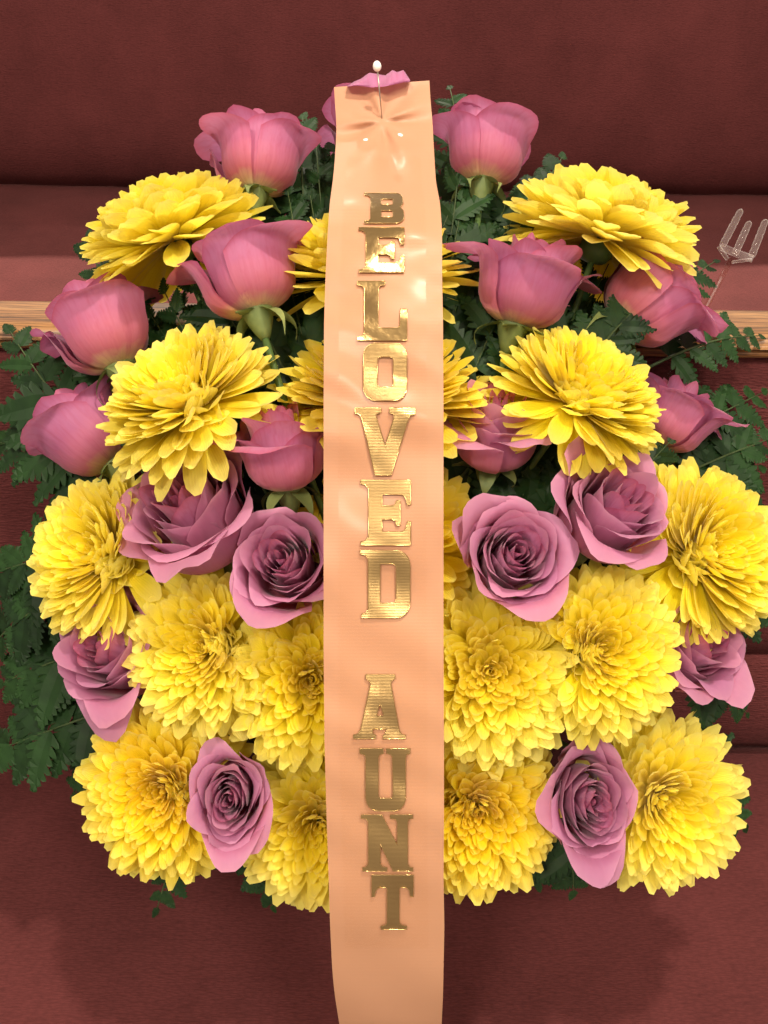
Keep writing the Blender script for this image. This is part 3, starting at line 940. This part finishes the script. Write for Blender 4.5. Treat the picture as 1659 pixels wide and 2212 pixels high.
def smooth_interp(y, X, Yv):
    k = np.array([-18.0, -9.0, 0.0, 9.0, 18.0])
    return float(np.mean(np.interp(y + k, X, Yv)))


def crease_z(x, y):
    """folds pressed into the satin: radiating from the pin, then loose waves"""
    d = 0.0
    dx, dy = x - 826, y - 262
    r = math.hypot(dx, dy)
    if r < 190:
        a = math.atan2(dy, dx)
        f = math.exp(-((r - 55) / 75.0) ** 2) * min(1, r / 30)
        d += f * (0.0021 * math.sin(5 * a + 0.8) + 0.0014 * math.sin(9 * a + 2.0))
    env = math.exp(-((y - 540) / 190.0) ** 2)
    d += env * (0.0009 * math.sin((y + 0.30 * x) / 19.0) * math.cos((x - 760) / 62.0) + 0.0004 * math.sin((y - 0.6 * x) / 13.0 + 1.0) * math.sin(y / 60.0))
    d += math.exp(-((y - 1000) / 330.0) ** 2) * (0.0019 * math.sin((y + 0.22 * x + 22 * math.sin(y / 70.0)) / 37.0) + 0.0008 * math.sin((y - 0.7 * x) / 26.0))
    d += 0.0010 * math.sin(y / 57.0 + x / 90.0) + 0.0006 * math.sin(y / 23.0 - x / 40.0 + 2.0 * math.sin(y / 131.0))
    # the selvedges lift a little
    return d


def ribbon_pt(x, y, off=0.0):
    z = smooth_interp(y, EY, EZ)
    l, r = smooth_interp(y, EY, EL), smooth_interp(y, EY, ER)
    t = (x - l) / (r - l) * 2 - 1
    z = z + crease_z(x, y) + 0.0022 * t * t
    return at(x, y, z - off)


rib = thing('memorial_ribbon', 'long peach satin ribbon with gold letters hanging down the front of the flowers', 'ribbon', Matrix.Identity(4))
NX, ys = 33, list(np.arange(176, 620, 4.0)) + list(np.arange(620, 1300, 8.0)) + list(np.arange(1300, 2480, 14.0))
V, pig = [], []
for j, y in enumerate(ys):
    l, r = smooth_interp(y, EY, EL), smooth_interp(y, EY, ER)
    for i in range(NX):
        f = i / (NX - 1)
        yy = y + (12 - 14 * f if j == 0 else (12 - 14 * f) * max(0, 1 - (y - 176) / 60.0))
        V.append(tuple(ribbon_pt(l + (r - l) * f, yy)))
        pig.append((f, y / 2212.0, 0, 1))
band = new_obj('satin_band', mesh_np('satin_band', V, grid_faces(NX, len(ys)), pig), M['ribbon'], rib)
# clear adhesive film carrying the letters
V, pig, ysf = [], [], list(np.arange(338, 620, 4.0)) + list(np.arange(620, 2060, 12.0))
for y in ysf:
    l, r = smooth_interp(y, EY, EL), smooth_interp(y, EY, ER)
    for i in range(17):
        f = 0.125 + 0.735 * i / 16
        V.append(tuple(ribbon_pt(l + (r - l) * f, y, 0.0006 + 0.0006 * math.exp(-((y - 380) / 60.0) ** 2) * (1 + math.sin(f * 17 + y / 9.0)))))
        pig.append((f, y / 2212.0, 0, 1))
new_obj('clear_film', mesh_np('clear_film', V, grid_faces(17, len(ysf)), pig), M['film'], rib)


def arc(cx, cy, rx, ry, a0, a1, n=7):
    return [(cx + rx * math.cos(R_(a0 + (a1 - a0) * k / n)), cy + ry * math.sin(R_(a0 + (a1 - a0) * k / n))) for k in range(n + 1)]


LS = [(0.16, 0.86), (0.14, 0.92), (0.09, 0.94), (0.0, 0.945)]      # bracketed serif, top left
GL = {
    'E': [[(0, 1), (1, 1), (1, .62), (.93, .62), (.915, .70), (.87, .765), (.80, .78), (.43, .78), (.43, .605), (.60, .605), (.68, .62), (.72, .69), (.79, .69), (.79, .30), (.72, .30), (.70, .37),
           (.62, .40), (.43, .40), (.43, .21), (.80, .21), (.88, .23), (.92, .30), (.935, .37), (1, .37), (1, 0), (0, 0), (0, .055), (.09, .07), (.16, .13), (.16, .87), (.09, .93), (0, .945)]],
    'L': [[(0, 1), (.56, 1), (.56, .935), (.46, .925), (.42, .87), (.42, .21), (.82, .21), (.86, .26), (.87, .53), (1, .53), (1, 0), (0, 0), (0, .055), (.09, .07), (.14, .13), (.14, .87), (.09, .925), (0, .935)]],
    'T': [[(0, 1), (1, 1), (1, .60), (.93, .60), (.91, .70), (.85, .76), (.69, .77), (.66, .74), (.66, .13), (.72, .08), (.84, .065), (.84, 0), (.22, 0), (.22, .065), (.33, .08), (.37, .13), (.37, .74), (.33, .77),
           (.15, .76), (.09, .70), (.07, .60), (0, .60)]],
    'N': [[(0, 1), (.40, 1), (.70, .45), (.70, .87), (.66, .925), (.56, .935), (.56, 1), (1, 1), (1, .935), (.92, .92), (.90, .87), (.90, .13), (.93, .075), (1, .065), (1, 0), (.62, 0), (.37, .48), (.37, .13), (.41, .08), (.50, .065), (.50, 0),
           (.03, 0), (.03, .065), (.11, .08), (.14, .13), (.14, .87), (.10, .925), (0, .935)]],
    'V': [[(0, 1), (.43, 1), (.43, .93), (.35, .91), (.35, .87), (.50, .44), (.64, .84), (.65, .90), (.57, .93), (.57, 1), (1, 1), (1, .90), (.92, .89), (.89, .84), (.60, 0), (.33, 0), (.115, .84), (.08, .90), (0, .915)]],
    'A': [[(.24, 1), (.80, 1), (.80, .935), (.73, .90), (.72, .85), (.88, .14), (.92, .075), (1, .06), (1, 0), (.57, 0), (.57, .06), (.62, .08), (.64, .15), (.37, .15), (.38, .08), (.43, .06), (.43, 0), (0, 0), (0, .06), (.09, .08), (.14, .14), (.33, .85), (.31, .90), (.24, .935)],
          [(.455, .355), (.575, .355), (.575, .39), (.525, .52), (.50, .52), (.455, .39)]],
    'U': [[(0, 1), (.47, 1), (.47, .92), (.39, .90), (.37, .86), (.37, .25)] + arc(.43, .25, .06, .045, 180, 270, 4) + arc(.60, .25, .06, .045, 270, 360, 4) + [(.65, .86), (.62, .905), (.53, .92), (.53, 1), (1, 1), (1, .92), (.93, .90), (.91, .86), (.91, .22)]
          + arc(.68, .22, .23, .22, 0, -90, 7) + arc(.36, .22, .24, .22, 270, 180, 7) + [(.12, .86), (.09, .90), (0, .92)]],
    'O': [arc(.27, .77, .27, .23, 90, 180, 7) + arc(.27, .23, .27, .23, 180, 270, 7) + arc(.73, .23, .27, .23, 270, 360, 7) + arc(.73, .77, .27, .23, 0, 90, 7),
          arc(.40, .70, .08, .06, 90, 180, 4) + arc(.40, .29, .08, .06, 180, 270, 4) + arc(.61, .29, .08, .06, 270, 360, 4) + arc(.61, .70, .08, .06, 0, 90, 4)],
    'D': [[(0, 1)] + [(.72, 1)] + arc(.72, .77, .28, .23, 90, 0, 7)[1:] + arc(.72, .23, .28, .23, 0, -90, 7) + [(.03, 0), (.03, .06), (.12, .08), (.16, .13), (.16, .87), (.11, .93), (0, .945)],
          [(.40, .80), (.40, .22)] + arc(.64, .28, .08, .06, 270, 360, 4) + arc(.64, .74, .08, .06, 0, 90, 4)],
    'B': [[(0, 1)] + [(.74, 1)] + arc(.78, .80, .19, .20, 90, 0, 5) + [(.97, .66), (.90, .53), (.98, .42)] + arc(.78, .22, .22, .22, 0, -90, 6) + [(0, 0), (0, .07), (.10, .09), (.16, .15), (.16, .85), (.10, .92), (0, .93)],
          [(.42, .80), (.42, .61), (.70, .61), (.72, .64), (.72, .77), (.70, .80)], [(.42, .42), (.42, .20), (.70, .20), (.72, .23), (.72, .39), (.70, .42)]],
}
LETTERS = [('B', 787, 873, 417, 482), ('E', 775, 873, 491, 588), ('L', 772, 879, 607, 735), ('O', 785, 879, 741, 865), ('V', 767, 897, 881, 1027), ('E', 779, 887, 1037, 1178), ('D', 778, 886, 1189, 1335),
           ('A', 763, 876, 1457, 1596), ('U', 777, 886, 1617, 1752), ('N', 780, 892, 1760, 1882), ('T', 803, 893, 1890, 2008)]


def build_letter(ch, x0, x1, y0, y1, idx):
    h = (y1 - y0) * K * 0.487
    cu = bpy.data.curves.new('letter_outline', 'CURVE')
    cu.dimensions = '2D'
    cu.fill_mode = 'BOTH'
    cu.extrude = 0.006
    asp = (x1 - x0) / (y1 - y0)
    for poly in GL[ch]:
        sp = cu.splines.new('POLY')
        sp.points.add(len(poly) - 1)
        for p, (x, y) in zip(sp.points, poly):
            p.co = (x * asp, y, 0, 1)
        sp.use_cyclic_u = True
    tmp = bpy.data.objects.new('letter_tmp', cu)
    COL.objects.link(tmp)
    bpy.context.view_layer.update()
    dg = bpy.context.evaluated_depsgraph_get()
    me = bpy.data.meshes.new_from_object(tmp.evaluated_get(dg))
    bpy.data.objects.remove(tmp)
    bm = bmesh.new()
    bm.from_mesh(me)
    bmesh.ops.remove_doubles(bm, verts=bm.verts, dist=1e-5)
    for k in range(1, 24):
        bmesh.ops.bisect_plane(bm, geom=list(bm.verts) + list(bm.edges) + list(bm.faces), plane_co=(0, k / 24, 0), plane_no=(0, 1, 0), dist=1e-6)
    for k in range(1, 10):
        bmesh.ops.bisect_plane(bm, geom=list(bm.verts) + list(bm.edges) + list(bm.faces), plane_co=(asp * k / 10, 0, 0), plane_no=(1, 0, 0), dist=1e-6)
    bmesh.ops.triangulate(bm, faces=bm.faces)
    pig = []
    bm.verts.ensure_lookup_table()
    for v in bm.verts:
        x, y, z = v.co
        pig.append((x, y, 0, 1))
        v.co = ribbon_pt(x0 + x / asp * (x1 - x0), y1 - y * (y1 - y0), 0.0017 + z * 0.018)
    bmesh.ops.recalc_face_normals(bm, faces=bm.faces)
    bm.to_mesh(me)
    bm.free()
    at_ = me.attributes.new('pig', 'FLOAT_COLOR', 'POINT')
    at_.data.foreach_set('color', np.array(pig, dtype=np.float32).ravel())
    me.materials.clear()
    mat = M['gold_plain'] if idx < 3 else M['gold']
    lo = new_obj('letter', me, mat, rib)
    lo['label'] = 'gold foil letter ' + ch
    # raised polished edge
    V, F = [], []
    for poly in GL[ch]:
        pts = []
        n = len(poly)
        for i in range(n):
            a, b = poly[i], poly[(i + 1) % n]
            m = max(1, int(abs(a[1] - b[1]) * 16), int(abs(a[0] - b[0]) * 10))
            for k in range(m):
                t = k / m
                pts.append((a[0] + (b[0] - a[0]) * t, a[1] + (b[1] - a[1]) * t))
        W3 = [ribbon_pt(x0 + x * (x1 - x0), y1 - y * (y1 - y0), 0.0018) for x, y in pts]
        v, f = tube_np(W3 + [W3[0]], 0.00027, 5, cap=False)
        b0 = len(V)
        V += v
        F += [tuple(i + b0 for i in q) for q in f]
    new_obj('raised_edge', mesh_np('raised_edge', V, F), M['rim_gold'], lo)


for i, L in enumerate(LETTERS):
    build_letter(*L, i)

# petal of the top rose lapping over the ribbon end
rg = random.Random(9)
top_rose = [o for o in bpy.data.objects if o.name == 'rose'][0]
TOPC = [(750, 186), (765, 176), (780, 170), (797, 157), (812, 159), (832, 163), (848, 151), (858, 156), (872, 151), (886, 173)]
BOTC = [(750, 187), (770, 185), (800, 189), (830, 187), (860, 181), (886, 174)]
rows = [(.634, 1.6), (.626, 0.5), (.619, 0.05), (.612, 0.0), (.607, 0.12), (.603, 0.40), (.6005, 0.72), (.5995, 0.9), (.600, 1.0)]
V, pig = [], []
NXp = 29
inv_top = top_rose.matrix_world.inverted()
for j, (zz, m_) in enumerate(rows):
    for i in range(NXp):
        f = i / (NXp - 1)
        xx = 750 + 136 * f
        yt = np.interp(xx, [p[0] for p in TOPC], [p[1] for p in TOPC])
        yb = np.interp(xx, [p[0] for p in BOTC], [p[1] for p in BOTC])
        zw = zz + 0.0016 * math.sin(f * 11 + j * 0.5) * (j > 1) + 0.004 * (abs(f - 0.5) * 2) ** 3 * (j > 3) * 0.5
        V.append(tuple(inv_top @ at(xx, yt + (yb - yt) * m_, zw)))
        pig.append((0.70 + 0.25 * j / 8, 0.95 if j == 8 else 0.6, f, 1))
path = rows
new_obj('petal', mesh_np('petal', np.array(V), grid_faces(NXp, len(path)), np.array(pig)), M['rose_pink'], top_rose)


# ------------------------------------------------------------------ pins and pick
def make_pin(label, head, point, r_head):
    t = thing('pearl_pin', label, 'pin', Matrix.Translation(head), 'pearl headed pins')
    prof = [(r_head * math.sin(math.pi * k / 14) * (0.97 if k > 7 else 1), -r_head * math.cos(math.pi * k / 14) * 1.12) for k in range(15)]
    V, F = lathe_np(prof, 20)
    ax = (head - point).normalized()
    m = ax.to_track_quat('Z', 'Y').to_matrix().to_4x4()
    new_obj('pearl_head', mesh_np('pearl_head', V, F), M['pearl'], t, m)
    V, F = tube_np([Vector((0, 0, 0)), (point - head) * 0.5 + BACK * 0.0004, (point - head)], [0.00055, 0.0005, 0.0003], 8)
    new_obj('shaft', mesh_np('shaft', V, F), M['steel'], t)


make_pin('white pearl-headed pin standing at the top of the ribbon', at(814.5, 143, 0.584), ribbon_pt(826, 263, -0.002), 0.0031)
make_pin('pearl pin under the ribbon satin, showing faintly to the right', ribbon_pt(864, 297, -0.004), ribbon_pt(830, 264, -0.004), 0.0028)
make_pin('pearl pin under the ribbon satin, showing faintly to the left', ribbon_pt(790, 308, -0.004), ribbon_pt(822, 264, -0.004), 0.0028)

pk = thing('card_pick', 'clear plastic three-pronged card pick stuck behind the right flowers', 'card pick', Matrix.Identity(4))
ZP = 0.640


def flat_bar(pts, halfw, halft, n=10):
    """solid bar with an oval section, broad side to the front"""
    V, F = [], []
    P = [Vector(p) for p in pts]
    for i, p in enumerate(P):
        t = (P[min(i + 1, len(P) - 1)] - P[max(i - 1, 0)]).normalized()
        x = t.cross(BACK).normalized()
        y = x.cross(t)
        hw_ = halfw[i] if hasattr(halfw, '__len__') else halfw
        for k in range(n):
            a = 2 * math.pi * k / n
            ca, sa = math.cos(a), math.sin(a)
            V.append(tuple(p + x * hw_ * math.copysign(abs(ca) ** 0.6, ca) + y * halft * math.copysign(abs(sa) ** 0.6, sa)))
    for i in range(len(P) - 1):
        for k in range(n):
            F.append((i * n + k, i * n + (k + 1) % n, (i + 1) * n + (k + 1) % n, (i + 1) * n + k))
    F.append(tuple(range(n - 1, -1, -1)))
    F.append(tuple((len(P) - 1) * n + k for k in range(n)))
    return mesh_np('bar', V, F)


def prong(x0, y0, x1, y1):
    pts, hw_ = [], []
    prof = [(0, .0025), (.06, .0028), (.16, .0028), (.19, .0021), (.22, .0028), (.56, .0028), (.59, .0021), (.62, .0028), (.76, .0027), (.80, .0022), (.85, .0025), (.93, .0024), (.98, .0017), (1.0, .0006)]
    for s, w_ in prof:
        pts.append(at(x0 + (x1 - x0) * s, y0 + (y1 - y0) * s, ZP))
        hw_.append(w_)
    new_obj('prong', flat_bar(pts, hw_, 0.0016), M['acrylic'], pk)


prong(1561, 530, 1601, 453)
prong(1588, 548, 1619, 479)
prong(1624, 553, 1654, 475)
new_obj('crossbar', flat_bar([at(1552, 532, ZP), at(1560, 545, ZP), at(1572, 560, ZP)], 0.0012, 0.0017), M['acrylic'], pk)
new_obj('crossbar', flat_bar([at(1582, 566, ZP), at(1600, 563.5, ZP), at(1622, 561, ZP)], 0.0010, 0.0017), M['acrylic'], pk)
new_obj('crossbar', flat_bar([at(1557, 533, ZP), at(1590, 547, ZP), at(1626, 559, ZP)], 0.0030, 0.0008), M['acrylic'], pk)
new_obj('stem', flat_bar([at(1580, 558, ZP), at(1556, 605, ZP + .001), at(1500, 712, ZP + .004), at(1330, 1020, .645)], [0.0022, 0.0022, 0.002, 0.002], 0.0008), M['acrylic_thin'], pk)

print('objects', len(bpy.data.objects), 'tris', sum(len(p.vertices) - 2 for me in bpy.data.meshes for p in me.polygons))
